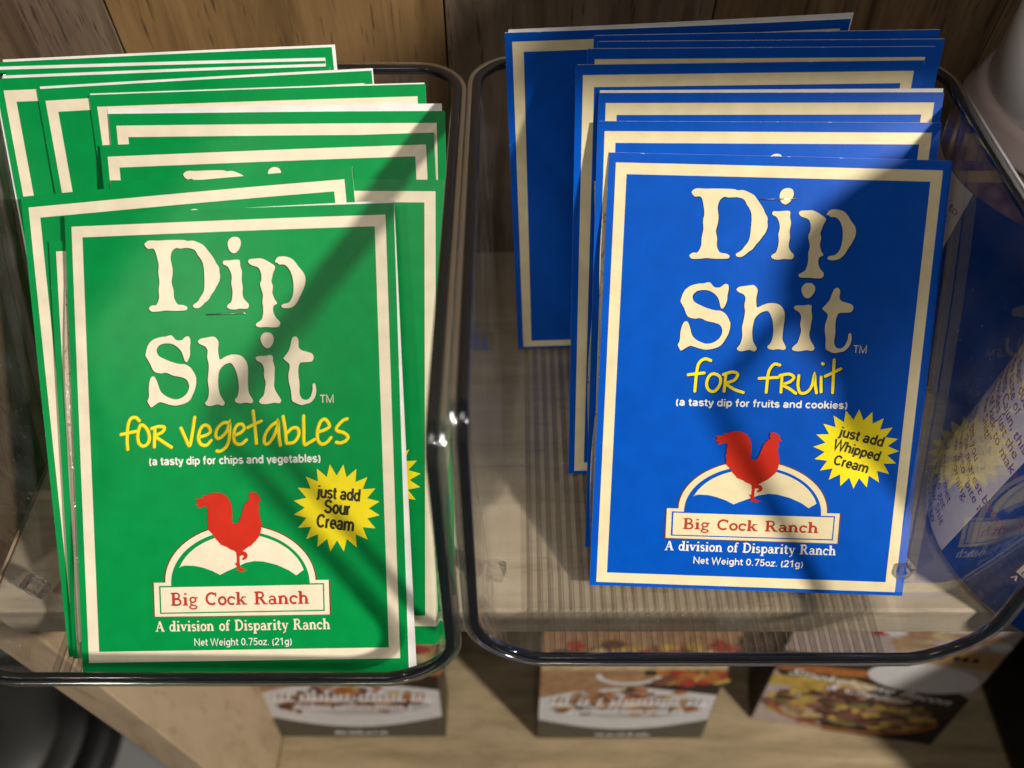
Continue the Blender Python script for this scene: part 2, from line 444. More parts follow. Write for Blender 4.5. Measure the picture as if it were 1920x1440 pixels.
# slab-serif letters as strokes: (width, points); cap height 1
T_, t_ = .21, .10
def foot(x, w=.15, y=.045): return (t_, [(x - w, y), (x + w, y)])
GL = {
 'A': (.97, [(t_, [(.12, .04), (.45, .97)]), (T_, [(.45, .95), (.78, .04)]), (t_, [(.25, .35), (.66, .35)]), foot(.14), foot(.79, .17)]),
 'B': (.86, [(T_, [(.2, .02), (.2, .98)]), foot(.16), foot(.16, .15, .955), (.13, [(.2, .955), (.42, .955)] + arc(.42, .745, .2, .21, 90, -90) + [(.2, .535)]), (.14, [(.2, .5), (.46, .5)] + arc(.46, .275, .25, .23, 90, -90) + [(.2, .045)])]),
 'C': (.88, [(.17, arc(.46, .5, .36, .43, 48, 312, 20)), (t_, [(.76, .66), (.76, .98)])]),
 'D': (.98, [(T_, [(.2, .02), (.2, .98)]), foot(.16), foot(.16, .15, .955), (.16, [(.2, .955), (.4, .955)] + arc(.4, .5, .42, .455, 90, -90, 16) + [(.2, .045)])]),
 'R': (.98, [(T_, [(.2, .02), (.2, .98)]), foot(.2, .19), foot(.16, .15, .955), (.14, [(.2, .955), (.42, .955)] + arc(.42, .73, .23, .225, 90, -90) + [(.2, .505)]), (.19, [(.46, .5), (.74, .05)]), foot(.8, .16)]),
 'a': (.70, [(.13, arc(.29, .2, .19, .17, 0, 360, 14)), (.19, [(.5, .48), (.5, .04)]), (.12, arc(.31, .46, .19, .16, 165, 0)), (t_, [(.5, .045), (.68, .045)])]),
 'c': (.62, [(.15, arc(.33, .33, .25, .28, 48, 312, 16)), (.12, [(.53, .44), (.53, .6)])]),
 'd': (.78, [(.14, arc(.3, .33, .21, .28, 0, 360, 16)), (.2, [(.56, 1.0), (.56, .02)]), (t_, [(.38, .955), (.6, .955)]), (t_, [(.5, .045), (.76, .045)])]),
 'f': (.5, [(.19, [(.22, .02), (.22, .76)]), (.13, [(.22, .72)] + arc(.38, .78, .16, .18, 180, 40)), (t_, [(.04, .62), (.44, .62)]), foot(.22, .18)]),
 'g': (.70, [(.12, arc(.32, .43, .2, .19, 0, 360, 14)), (.11, arc(.33, -.13, .25, .14, 0, 360, 14)), (.1, [(.2, .25), (.15, .12), (.3, .03)]), (.11, [(.47, .55), (.66, .61)])]),
 'h': (.82, [(T_, [(.19, .02), (.19, 1)]), (t_, [(.02, .955), (.2, .955)]), foot(.19, .17), (.15, [(.2, .42)] + arc(.4, .42, .19, .2, 170, 0)), (.2, [(.6, .44), (.6, .02)]), foot(.62, .16)]),
 'i': (.42, [(T_, [(.2, .02), (.2, .65)]), (t_, [(.04, .6), (.22, .6)]), foot(.2, .18), (.2, [(.2, .84), (.2, .96)])]),
 'k': (.82, [(T_, [(.19, .02), (.19, 1)]), (t_, [(.02, .955), (.2, .955)]), foot(.19, .17), (t_, [(.25, .28), (.55, .58)]), (.18, [(.36, .4), (.62, .05)]), (t_, [(.44, .6), (.74, .6)]), foot(.64, .16)]),
 'n': (.82, [(T_, [(.19, .02), (.19, .65)]), (t_, [(.03, .6), (.2, .6)]), foot(.19, .17), (.15, [(.2, .42)] + arc(.4, .42, .19, .2, 170, 0)), (.2, [(.6, .44), (.6, .02)]), foot(.62, .16)]),
 'o': (.68, [(.16, arc(.34, .33, .24, .28, 0, 360, 18))]),
 'p': (.78, [(T_, [(.2, -.28), (.2, .65)]), (t_, [(.03, .6), (.2, .6)]), foot(.2, .18, -.26), (.14, arc(.45, .33, .21, .28, 0, 360, 16))]),
 'r': (.62, [(T_, [(.2, .02), (.2, .65)]), (t_, [(.03, .6), (.2, .6)]), foot(.2, .18), (.15, [(.2, .42)] + arc(.42, .42, .2, .18, 170, 55))]),
 's': (.56, [(.14, arc(.28, .47, .17, .14, 25, 260, 10) + arc(.28, .19, .18, .15, 80, -155, 10)), ]),
 't': (.52, [(.2, [(.22, .12), (.22, .86)]), (t_, [(.03, .62), (.44, .62)]), (.13, arc(.35, .15, .13, .11, 180, 330))]),
 'v': (.74, [(.19, [(.14, .6), (.37, .05)]), (t_, [(.37, .05), (.6, .6)]), (t_, [(.01, .6), (.31, .6)]), (t_, [(.46, .6), (.73, .6)])]),
 'y': (.74, [(.19, [(.14, .6), (.38, .08)]), (t_, [(.6, .6), (.34, -.18), (.14, -.27)]), (t_, [(.01, .6), (.31, .6)]), (t_, [(.46, .6), (.73, .6)])]),
 ' ': (.5, []),
}
def put_slab(pr, st, pL, pR, cap, mat, z, wfac=1.0, squeeze=1.0):
    adv = sum(GL[c][0] for c in st)
    ex = (pR - pL) / adv; ey = Vector((-ex.y, ex.x)).normalized() * cap
    x = 0; k = 0
    sw = (ex.length + cap) / 2 * wfac
    for c in st:
        for wd, pts in GL[c][1]:
            pr.ribbon([pL + ex * (x + a) + ey * b for a, b in pts], wd * sw, mat, z + k * 2e-6, cap=False); k = (k + 1) % 12
        x += GL[c][0]

# plain grotesque letters as strokes; cap height 1
def oo(cx, w=.19): return arc(cx, .36, w, .29, 0, 360, 16)
GS = {
 'a': (.56, [arc(.26, .49, .17, .165, 165, 0, 8) + [(.43, .0)], arc(.25, .21, .17, .15, 80, 280, 8) + [(.43, .22)], [(.28, .36), (.43, .40)]]),
 'b': (.58, [[(.1, 0), (.1, 1)], oo(.29)]), 'c': (.52, [arc(.28, .36, .19, .29, 40, 320, 14)]), 'd': (.58, [oo(.28), [(.47, 0), (.47, 1)]]),
 'e': (.55, [[(.09, .37), (.45, .37)] + arc(.27, .36, .185, .29, 0, 315, 14)]),
 'f': (.36, [[(.14, 0), (.14, .78)] + arc(.28, .8, .14, .14, 180, 90, 5), [(.0, .64), (.3, .64)]]),
 'g': (.58, [oo(.28), [(.47, .7), (.47, -.06)] + arc(.28, -.06, .19, .15, 0, -150, 7)]),
 'h': (.57, [[(.1, 0), (.1, 1)], arc(.28, .43, .18, .22, 170, 0, 8) + [(.46, 0)]]),
 'i': (.24, [[(.12, 0), (.12, .7)], [(.12, .85), (.12, .98)]]), 'j': (.26, [[(.14, .7), (.14, -.08), (.0, -.17)], [(.14, .85), (.14, .98)]]),
 'k': (.53, [[(.1, 0), (.1, 1)], [(.14, .3), (.44, .7)], [(.24, .42), (.48, .0)]]), 'l': (.24, [[(.12, 0), (.12, 1)]]),
 'm': (.86, [[(.1, 0), (.1, .7)], arc(.265, .43, .165, .22, 170, 0, 8) + [(.43, 0)], arc(.595, .43, .165, .22, 170, 0, 8) + [(.76, 0)]]),
 'n': (.57, [[(.1, 0), (.1, .7)], arc(.28, .43, .18, .22, 170, 0, 8) + [(.46, 0)]]),
 'o': (.56, [oo(.28)]), 'p': (.58, [[(.1, -.24), (.1, .7)], oo(.29)]),
 'r': (.37, [[(.1, 0), (.1, .7)], arc(.27, .43, .17, .22, 170, 80, 5)]),
 's': (.51, [arc(.25, .51, .165, .15, 20, 255, 9) + arc(.25, .21, .175, .15, 75, -160, 9)]),
 't': (.35, [[(.15, .9), (.15, .14), (.2, .07), (.32, .06)], [(.01, .64), (.31, .64)]]),
 'u': (.57, [[(.1, .7), (.1, .28)] + arc(.28, .28, .18, .22, 180, 350, 8), [(.46, .7), (.46, 0)]]),
 'v': (.5, [[(.05, .7), (.25, .02), (.45, .7)]]), 'w': (.74, [[(.04, .7), (.2, .02), (.36, .68), (.52, .02), (.69, .7)]]),
 'y': (.5, [[(.05, .7), (.26, .04)], [(.45, .7), (.22, -.17), (.06, -.18)]]), 'z': (.48, [[(.05, .64), (.42, .64), (.05, .06), (.44, .06)]]),
 'S': (.68, [arc(.33, .72, .23, .22, 15, 255, 10) + arc(.33, .28, .24, .22, 75, -170, 10)]), 'C': (.72, [arc(.37, .5, .28, .43, 38, 322, 18)]),
 'W': (1.0, [[(.04, 1), (.25, .03), (.48, .97), (.71, .03), (.93, 1)]]), 'N': (.74, [[(.1, 0), (.1, .97), (.62, .03), (.62, 1)]]),
 'T': (.64, [[(.03, .94), (.6, .94)], [(.315, .94), (.315, 0)]]), 'M': (.86, [[(.09, 0), (.09, .97), (.43, .06), (.76, .97), (.76, 0)]]),
 'B': (.7, [[(.1, 0), (.1, .95)], [(.1, .94), (.35, .94)] + arc(.38, .735, .2, .205, 85, -85, 8) + [(.1, .52)], [(.1, .06), (.38, .06)] + arc(.4, .285, .22, .225, -85, 85, 8)]),
 'A': (.7, [[(.04, 0), (.34, .97), (.65, 0)], [(.15, .3), (.53, .3)]]),
 '0': (.57, [arc(.28, .5, .2, .43, 0, 360, 18)]), '1': (.57, [[(.1, .76), (.32, .93), (.32, 0)]]),
 '2': (.57, [arc(.28, .7, .2, .23, 170, -30, 9) + [(.07, .06), (.5, .06)]]), '5': (.57, [[(.48, .94), (.16, .94), (.11, .5)] + arc(.27, .33, .21, .27, 130, -150, 11)]),
 '7': (.57, [[(.06, .94), (.48, .94), (.22, 0)]]), '.': (.28, [[(.14, .0), (.14, .13)]]), ',': (.28, [[(.15, .12), (.1, -.16)]]),
 '(': (.33, [arc(.4, .38, .28, .62, 130, 230, 8)]), ')': (.33, [arc(-.07, .38, .28, .62, 50, -50, 8)]), ' ': (.27, []),
}
def put_sans(pr, st, pL, pR, cap, mat, z, wd=.16):
    adv = sum(GS[c][0] for c in st)
    ex = (pR - pL) / adv; ey = Vector((-ex.y, ex.x)).normalized() * cap
    x = 0; k = 0; sw = wd * min(cap, (ex.length + cap) / 2)
    for c in st:
        for pts in GS[c][1]:
            pr.ribbon([pL + ex * (x + a) + ey * b for a, b in pts], sw, mat, z + k * 2e-6, cap=False); k = (k + 1) % 12
        x += GS[c][0]

# ------------------------------------------------------------------ the printed design, traced in picture coordinates then flattened
TITLE = [
 [(300,155),(315,135),(340,125),(400,125),(480,120),(590,118),(620,125),(660,122),(700,135),(740,155),(770,190),(790,215),(815,250),(830,280),(852,315),(853,345),(858,375),(850,415),(830,450),(810,485),(790,510),(770,545),(740,570),(715,595),(690,610),(660,608),(650,592),(670,575),(690,560),(705,535),(725,505),(735,480),(740,440),(740,380),(738,320),(730,280),(715,250),(695,225),(685,205),(665,185),(620,175),(560,180),(540,175),(515,188),(500,210),(492,250),(498,290),(505,330),(502,380),(495,430),(508,480),(510,530),(520,560),(540,585),(580,590),(608,605),(600,625),(560,630),(500,632),(450,630),(400,637),(345,640),(325,625),(325,610),(345,595),(375,592),(392,565),(400,530),(398,480),(405,420),(398,360),(402,300),(390,240),(378,200),(360,182),(325,185)],
 [(920,150),(925,120),(945,98),(975,90),(1005,98),(1018,125),(1015,155),(1000,185),(975,207),(950,205),(930,185)],
 [(880,275),(890,263),(925,262),(960,257),(995,255),(1008,265),(1010,300),(1022,345),(1018,400),(1025,450),(1022,500),(1030,535),(1050,560),(1068,580),(1062,605),(1040,612),(1000,610),(960,618),(920,613),(905,597),(915,580),(935,565),(945,530),(948,480),(940,430),(945,380),(935,340),(915,305),(885,290)],
 [(1070,262),(1085,250),(1130,245),(1165,243),(1200,255),(1235,275),(1265,295),(1268,315),(1255,345),(1245,385),(1240,410),(1250,445),(1245,490),(1255,525),(1268,550),(1280,570),(1255,585),(1248,610),(1252,640),(1270,675),(1295,700),(1300,720),(1285,742),(1240,745),(1190,743),(1140,745),(1118,732),(1125,715),(1155,695),(1170,665),(1175,610),(1170,560),(1175,510),(1165,470),(1155,430),(1165,400),(1165,360),(1155,325),(1135,305),(1100,295),(1075,280)],
 [(1270,270),(1280,245),(1300,230),(1345,227),(1390,240),(1420,265),(1445,300),(1475,335),(1493,370),(1493,420),(1475,470),(1450,520),(1430,560),(1400,590),(1370,602),(1325,602),(1312,588),(1325,573),(1360,565),(1385,540),(1400,500),(1405,440),(1400,390),(1390,350),(1365,305),(1335,285),(1300,285),(1285,272)],
 [(480,810),(500,825),(520,845),(560,845),(590,820),(615,820),(625,850),(620,900),(620,950),(600,1000),(585,1003),(575,985),(565,950),(550,920),(520,890),(480,872),(440,870),(400,880),(375,905),(372,935),(390,965),(430,985),(480,1005),(540,1020),(580,1022),(620,1045),(650,1090),(662,1130),(655,1190),(635,1240),(610,1285),(570,1310),(510,1325),(460,1320),(410,1305),(380,1302),(345,1325),(320,1340),(305,1320),(293,1295),(305,1265),(305,1210),(310,1160),(325,1120),(345,1113),(362,1135),(375,1170),(390,1215),(415,1245),(450,1265),(500,1280),(545,1270),(585,1240),(605,1200),(605,1165),(585,1130),(545,1115),(490,1105),(440,1085),(400,1090),(355,1080),(335,1055),(320,1020),(300,985),(287,960),(295,920),(310,880),(345,845),(400,825),(440,820)],
 [(680,855),(700,835),(745,825),(795,817),(820,830),(835,860),(830,910),(835,960),(845,985),(880,965),(930,948),(985,950),(1020,970),(1045,1010),(1052,1060),(1050,1130),(1050,1190),(1055,1230),(1075,1265),(1085,1290),(1070,1305),(1030,1300),(985,1307),(955,1298),(948,1280),(965,1260),(975,1230),(980,1190),(975,1130),(965,1080),(950,1045),(925,1010),(890,1015),(860,1035),(835,1070),(828,1110),(825,1160),(830,1210),(840,1250),(860,1280),(872,1305),(855,1325),(820,1315),(795,1320),(760,1328),(735,1322),(725,1305),(740,1285),(752,1250),(755,1200),(748,1140),(755,1080),(758,1020),(748,970),(752,920),(735,890),(700,875)],
 [(1150,835),(1158,805),(1180,785),(1215,783),(1240,800),(1250,830),(1240,865),(1215,895),(1190,897),(1165,875)],
 [(1110,970),(1130,957),(1180,955),(1220,947),(1240,960),(1240,990),(1252,1040),(1250,1090),(1248,1140),(1245,1180),(1260,1220),(1285,1260),(1297,1285),(1280,1303),(1240,1300),(1190,1310),(1145,1308),(1130,1292),(1140,1272),(1165,1245),(1175,1200),(1182,1150),(1170,1100),(1172,1050),(1155,1010),(1120,990)],
 [(1385,830),(1400,812),(1420,812),(1435,840),(1435,885),(1455,910),(1500,922),(1535,935),(1547,960),(1535,990),(1500,997),(1455,1000),(1440,1010),(1430,1045),(1430,1100),(1437,1160),(1435,1210),(1440,1245),(1460,1272),(1495,1275),(1520,1250),(1535,1200),(1535,1165),(1548,1153),(1558,1170),(1562,1215),(1550,1260),(1520,1295),(1480,1308),(1445,1315),(1405,1300),(1380,1285),(1375,1255),(1370,1200),(1358,1150),(1355,1090),(1365,1040),(1360,1010),(1320,975),(1335,950),(1360,915),(1372,880)],
]
TITLE = [[(200 + x / 4, 420 + y / 4) for x, y in p] for p in TITLE]
VEG = [[(230,158),(205,135),(170,140),(148,180),(138,250),(135,320),(138,370)],[(90,260),(140,250),(205,235)],
 [(240,190),(270,200),(295,240),(302,290),(285,330),(250,345),(222,320),(215,270),(225,220),(240,190)],
 [(345,210),(340,290),(337,350)],[(320,215),(370,200),(415,205),(400,240),(350,270),(400,310),(465,352)],
 [(540,210),(570,280),(600,340),(620,270),(645,130)],
 [(680,275),(730,260),(760,235),(745,195),(710,190),(680,230),(670,290),(690,330),(730,335),(765,300)],
 [(900,170),(860,170),(815,210),(800,260),(815,285),(850,270),(890,220),(905,165),(905,240),(895,310),(870,355),(830,380),(805,378)],
 [(935,265),(990,240),(1015,210),(1000,180),(965,185),(940,230),(935,290),(955,325),(995,325),(1030,295)],
 [(1085,80),(1095,180),(1105,320)],[(1040,205),(1090,180),(1145,155)],
 [(1265,160),(1220,190),(1175,250),(1165,310),(1190,325),(1230,280),(1265,200),(1272,160),(1275,250),(1285,335)],
 [(1310,120),(1325,220),(1330,310)],[(1335,320),(1390,310),(1425,260),(1420,210),(1380,205),(1340,240)],
 [(1465,115),(1465,220),(1468,325),(1510,310),(1545,290)],
 [(1575,235),(1640,210),(1660,185),(1630,140),(1595,155),(1570,220),(1570,290),(1600,325),(1640,310),(1670,275)],
 [(1795,135),(1760,150),(1715,200),(1720,225),(1770,240),(1800,270),(1780,300),(1740,315),(1710,310)]]
VEG = [[(200 + x / 4, 740 + y / 4) for x, y in p] for p in VEG]
FRU = [[(300,75),(265,65),(230,90),(215,150),(205,260)],[(165,160),(260,150)],
 [(320,155),(290,170),(275,215),(290,255),(325,260),(355,220),(355,175),(320,155)],
 [(390,160),(385,215),(380,262)],[(375,160),(430,145),(462,160),(440,195),(395,215),(440,250),(495,270)],
 [(715,105),(680,100),(650,140),(640,200),(633,270)],[(590,185),(705,180)],
 [(728,175),(722,270)],[(715,168),(770,160),(800,178),(780,205),(735,225),(775,250),(812,278)],
 [(830,170),(825,230),(840,275),(880,270),(910,230),(925,165),(930,230),(937,275)],
 [(965,180),(965,270)],[(973,97),(978,100)],
 [(1045,75),(1040,170),(1035,275)],[(990,175),(1040,152),(1085,130)]]
FRU = [[(1240 + x / 3.273, 660 + y / 3.273) for x, y in p] for p in FRU]
ROO = [(500,140),(530,130),(580,130),(620,145),(650,180),(668,230),(672,290),(668,340),(675,355),(695,365),(720,350),(738,310),(750,260),(765,220),(790,190),(810,175),(798,160),(805,140),(800,128),(830,125),(855,130),(875,150),(880,172),(893,190),(875,195),(868,215),(880,235),(875,250),(868,248),(875,290),(885,330),(890,370),(885,420),(870,460),(845,490),(810,525),(775,545),(755,560),(735,570),(722,580),(720,640),(722,690),(750,700),(778,710),(745,712),(758,728),(738,718),(735,728),(715,712),(690,712),(705,700),(700,690),(680,655),(697,660),(700,620),(694,575),(678,565),(650,555),(630,540),(605,530),(580,520),(565,500),(545,480),(530,455),(510,430),(490,410),(485,395),(490,370),(478,340),(488,310),(482,280),(490,255),(485,235),(460,230),(435,245),(405,240),(425,228),(390,212),(418,208),(405,200),(410,185),(390,178),(430,172),(470,170),(440,155),(480,150)]
LEG2 = [(715,570),(742,566),(768,574),(782,598),(774,622),(748,636),(736,626),(752,613),(750,600),(738,600),(724,604)]
c3 = lambda p: (260 + p[0] / 4, 880 + p[1] / 4)
def ell(cx, cy, rx, ry, a0, a1, n=36): return arc(cx, cy, rx, -ry, a0, a1, n)
PLATE = [(65,805),(152,804)] + ell(723, 797, 571, 425, 180, 0)[1:-1] + [(1294,789),(1395,788),(1400,1052),(67,1062)]
INNER = [(196,830)] + ell(723, 812, 527, 397, 178, 2) + [(1250,818)]
MOUNT = ell(730, 797, 490, 357, 163, 14, 30) + [(1148,752),(1090,712),(1000,672),(900,647),(830,643),(760,658),(690,690),(630,716),(568,747),(510,717),(440,692),(370,677),(300,676),(262,682)]
BOX_O = [(105,830),(1360,812),(1362,1025),(108,1040)]
BOX_I = [(116,840),(1350,822),(1352,1015),(119,1030)]

GB = [(140,428),(725,397),(745,1228),(150,1232)]
BB = [(1158,316),(1765,327),(1672,1117),(1125,1087)]
BW, BH = .0954, .131
LM = .0021
def design_map(quad, H, top):
    x0 = -.05 + LM; y1 = H - top
    return hom(quad, [(x0, y1), (x0 + BW, y1), (x0 + BW, y1 - BH), (x0, y1 - BH)])
HG, HB = .140, .135
gm = design_map(GB, HG, .0034)
bmap = design_map(BB, HB, .0028)
title_b = affine([gm(p) for p in ((275,459),(276,755),(590,735),(573,515))], [bmap(p) for p in ((1298,372),(1271,663),(1592,660),(1596,441))])
embl_b = affine([gm(p) for p in ((276,1082),(609,1077),(610,1142),(277,1146))], [bmap(p) for p in ((1252,955),(1570,969),(1565,1024),(1250,1009))])
PX = .000161   # metres on the card per picture pixel, near enough for stroke widths

def make_emblem(fn, ground, cream):
    pr = Print(); e = lambda pts: [fn(c3(p)) for p in pts]
    def grow(pts, k):
        c = Vector((0, 0));  P = [Vector(p) for p in pts]
        for p in P: c += p
        c /= len(P); return [p + (p - c).normalized() * k for p in P]
    z = 12e-5
    P = e(PLATE)
    pr.poly(grow(P, .00045), BROWN, z)
    pr.poly(P, cream, z + 4e-5); pr.poly(e(INNER), ground, z + 8e-5); pr.poly(e(MOUNT), cream, z + 12e-5)
    pr.poly(e(BOX_O), ground, z + 12e-5); pr.poly(e(BOX_I), cream, z + 16e-5)
    return pr

def make_rooster(fn):
    pr = Print()
    e = lambda pts: [fn(c3(p)) for p in pts]
    z = 34e-5
    P = e(ROO)
    pr.poly(P, RED, z); pr.poly(e(LEG2), RED, z + 4e-6)
    return pr

def make_green():
    f = gm; d = {}
    L = lambda a, b, c: (f(a), f(b), c * PX)
    sh = Vector((-.0003, -.00025))
    p = Print(); k = 0
    for q in TITLE:
        q = catmull([f(v) for v in q] + [f(q[0])], 3)[:-1]
        p.poly([v + sh for v in q], GREEN_D, 10e-5); p.poly(q, CREAM, 18e-5)
    d['title_lettering'] = p
    p = Print()
    for i, q in enumerate(VEG):
        q = catmull([f(v) for v in q])
        p.ribbon([v + Vector((-.00022, -.00012)) for v in q], 6.0 * PX, ORANGE, 9e-5 + i * 1e-6); p.ribbon(q, 5.4 * PX, YELLOW, 15e-5 + i * 2e-6)
    d['flavour_lettering'] = p
    p = d['subtitle_lettering'] = Print()
    put_sans(p, '(a tasty dip for chips and vegetables)', *L((272.5, 862), (597.5, 855), 15), WHITE_I, 14e-5, .20)
    p = d['trademark_sign'] = Print()
    put_sans(p, 'TM', *L((597, 744.5), (624, 744), 14.5), CREAM, 14e-5, .125)
    p = d['weight_lettering'] = Print()
    put_sans(p, 'Net Weight 0.75oz. (21g)', *L((349.5, 1201), (537, 1200.5), 13.5), WHITE_I, 14e-5, .125)
    p = d['maker_lettering'] = Print()
    put_slab(p, 'A division of Disparity Ranch', *L((277.5, 1173.7), (611, 1171), 20), CREAM, 14e-5, 1.0)
    p = Print()
    st = []
    for i in range(40):
        r = 83 if i % 2 == 0 else 61
        a = R(9 * i + 9.5)
        st.append((626.3 + r * math.cos(a), 941.3 + r * math.sin(a)))
    p.poly([f(q) for q in st], YELLOW, 12e-5)
    put_sans(p, 'just add', *L((588.4, 921), (671, 929.4), 23), CHAR, 18e-5, .19)
    put_sans(p, 'Sour', *L((601, 950), (652, 955.6), 25), CHAR, 18e-5, .19)
    put_sans(p, 'Cream', *L((586, 977), (658, 985.6), 25), CHAR, 18e-5, .19)
    d['starburst'] = p
    p = make_emblem(f, GREEN, CREAM)
    put_slab(p, 'Big Cock Ranch', *L((308, 1124.5), (572, 1122), 24), RED_B, 32e-5, 1.0)
    d['ranch_emblem'] = p
    d['rooster'] = make_rooster(f)
    d['staple'] = (f((386, 584.5)), f((461, 580.5)))
    return d

def make_blue():
    f = bmap; d = {}
    L = lambda a, b, c: (f(a), f(b), c * PX)
    sh = Vector((.0003, -.00025))
    p = Print()
    for q in TITLE:
        q = catmull([title_b(gm(v)) for v in q] + [title_b(gm(q[0]))], 3)[:-1]
        p.poly([v + sh for v in q], BLUE_D, 10e-5); p.poly(q, CREAM_B, 18e-5)
    d['title_lettering'] = p
    p = Print()
    for i, q in enumerate(FRU):
        q = catmull([f(v) for v in q])
        p.ribbon([v + Vector((.0003, -.0002)) for v in q], 6.4 * PX, BLUE_D, 9e-5 + i * 1e-6); p.ribbon(q, 5.6 * PX, YELLOW, 15e-5 + i * 2e-6)
    d['flavour_lettering'] = p
    p = d['subtitle_lettering'] = Print()
    put_sans(p, '(a tasty dip for fruits and cookies)', *L((1266.9, 765.4), (1584.3, 774.6), 14.5), WHITE_I, 14e-5, .20)
    p = d['trademark_sign'] = Print()
    put_sans(p, 'TM', *L((1593.7, 670), (1620, 671), 14.5), CREAM_B, 14e-5, .125)
    p = d['weight_lettering'] = Print()
    put_sans(p, 'Net Weight 0.75oz. (21g)', *L((1299.6, 1056.6), (1502, 1067.9), 14), WHITE_I, 14e-5, .16)
    p = d['maker_lettering'] = Print()
    put_slab(p, 'A division of Disparity Ranch', *L((1248.6, 1031.2), (1562.3, 1046.5), 20), WHITE_I, 14e-5, 1.0)
    p = Print()
    st = []
    for i in range(40):
        r = 1 if i % 2 == 0 else .735
        a = R(9 * i + 4)
        st.append((1600.5 + 80 * r * math.cos(a), 849.4 + 74 * r * math.sin(a)))
    p.poly([f(q) for q in st], YELLOW, 12e-5)
    put_sans(p, 'just add', *L((1567, 825), (1649.4, 846.4), 20), CHAR, 18e-5, .19)
    put_sans(p, 'Whipped', *L((1556, 848), (1642, 873), 20), CHAR, 18e-5, .19)
    put_sans(p, 'Cream', *L((1556.2, 877), (1620.4, 895), 20), CHAR, 18e-5, .19)
    d['starburst'] = p
    fe = lambda q: embl_b(gm(q))
    p = make_emblem(fe, BLUE, CREAM_B)
    put_slab(p, 'Big Cock Ranch', *L((1281, 992.4), (1530, 1004.3), 22), RED_B, 32e-5, 1.0)
    d['ranch_emblem'] = p
    d['rooster'] = make_rooster(fe)
    d['staple'] = (f((1420, 384)), f((1492, 382)))
    return d

DES_G = make_green(); DES_B = make_blue()

# ------------------------------------------------------------------ a packet: printed card, white backing, clear pouch, staple
def sheet(name, x0, x1, y0, y1, zf, th, bend, mats, parent, nx=14, ny=18, border=None):
    """thin card with a bent front; front = material 0, edges and back = material 1"""
    bm = bmesh.new(); g = [[], []]
    for k, z in enumerate((zf, zf - th)):
        for j in range(ny + 1):
            g[k].append([bm.verts.new(bend((x0 + (x1 - x0) * i / nx, y0 + (y1 - y0) * j / ny, z))) for i in range(nx + 1)])
    for j in range(ny):
        for i in range(nx):
            a = g[0]; f = bm.faces.new((a[j][i], a[j][i + 1], a[j + 1][i + 1], a[j + 1][i])); f.material_index = 0
            a = g[1]; f = bm.faces.new((a[j][i], a[j + 1][i], a[j + 1][i + 1], a[j][i + 1])); f.material_index = 1
    def side(lo, hi):
        for i in range(len(lo) - 1):
            f = bm.faces.new((lo[i], lo[i + 1], hi[i + 1], hi[i])); f.material_index = 1
    side([r for r in g[1][0]], [r for r in g[0][0]])
    side([r for r in g[0][ny]], [r for r in g[1][ny]])
    side([g[0][j][0] for j in range(ny + 1)], [g[1][j][0] for j in range(ny + 1)])
    side([g[1][j][nx] for j in range(ny + 1)], [g[0][j][nx] for j in range(ny + 1)])
    bmesh.ops.recalc_face_normals(bm, faces=bm.faces)
    return from_bm(name, bm, mats, parent)

def powder_mat():
    m = FILM.copy(); m.name = 'pouch_of_powder'; t = m.node_tree; N = t.nodes.new; L = t.links.new
    out = [n for n in t.nodes if n.type == 'OUTPUT_MATERIAL'][0]; prev = out.inputs[0].links[0].from_socket
    tc = N('ShaderNodeTexCoord'); n = N('ShaderNodeTexNoise'); n.inputs['Scale'].default_value = 900; n.inputs['Detail'].default_value = 6
    L(tc.outputs['Object'], n.inputs['Vector'])
    cr = N('ShaderNodeValToRGB'); e = cr.color_ramp.elements
    e[0].position = .30; e[0].color = (.20, .17, .09, 1); e[1].position = .45; e[1].color = (.60, .52, .38, 1)
    L(n.outputs['Fac'], cr.inputs[0])
    p = N('ShaderNodeBsdfPrincipled'); L(cr.outputs[0], p.inputs['Base Color']); p.inputs['Roughness'].default_value = .25
    sx = N('ShaderNodeSeparateXYZ'); L(tc.outputs['Object'], sx.inputs[0])
    n2 = N('ShaderNodeTexNoise'); n2.inputs['Scale'].default_value = 90; L(tc.outputs['Object'], n2.inputs['Vector'])
    ad = N('ShaderNodeMath'); ad.operation = 'MULTIPLY_ADD'; ad.inputs[1].default_value = .03
    L(n2.outputs['Fac'], ad.inputs[0]); L(sx.outputs[1], ad.inputs[2])
    mr = N('ShaderNodeMapRange'); mr.inputs[1].default_value = .0455; mr.inputs[2].default_value = .095; mr.inputs[3].default_value = .10; mr.inputs[4].default_value = .85
    L(ad.outputs[0], mr.inputs[0])
    mx = N('ShaderNodeMixShader'); L(mr.outputs[0], mx.inputs[0]); L(prev, mx.inputs[1]); L(p.outputs[0], mx.inputs[2]); L(mx.outputs[0], out.inputs[0])
    return m
POWDER = powder_mat()

def basis(a, y, r):
    right = Vector((1, 0, 0)); up = Vector((0, math.sin(a), math.cos(a)))
    ri = right * math.cos(r) + up * math.sin(r); u = up * math.cos(r) - right * math.sin(r)
    Z = Matrix.Rotation(y, 3, 'Z'); ri = Z @ ri; u = Z @ u
    return ri, u, ri.cross(u)

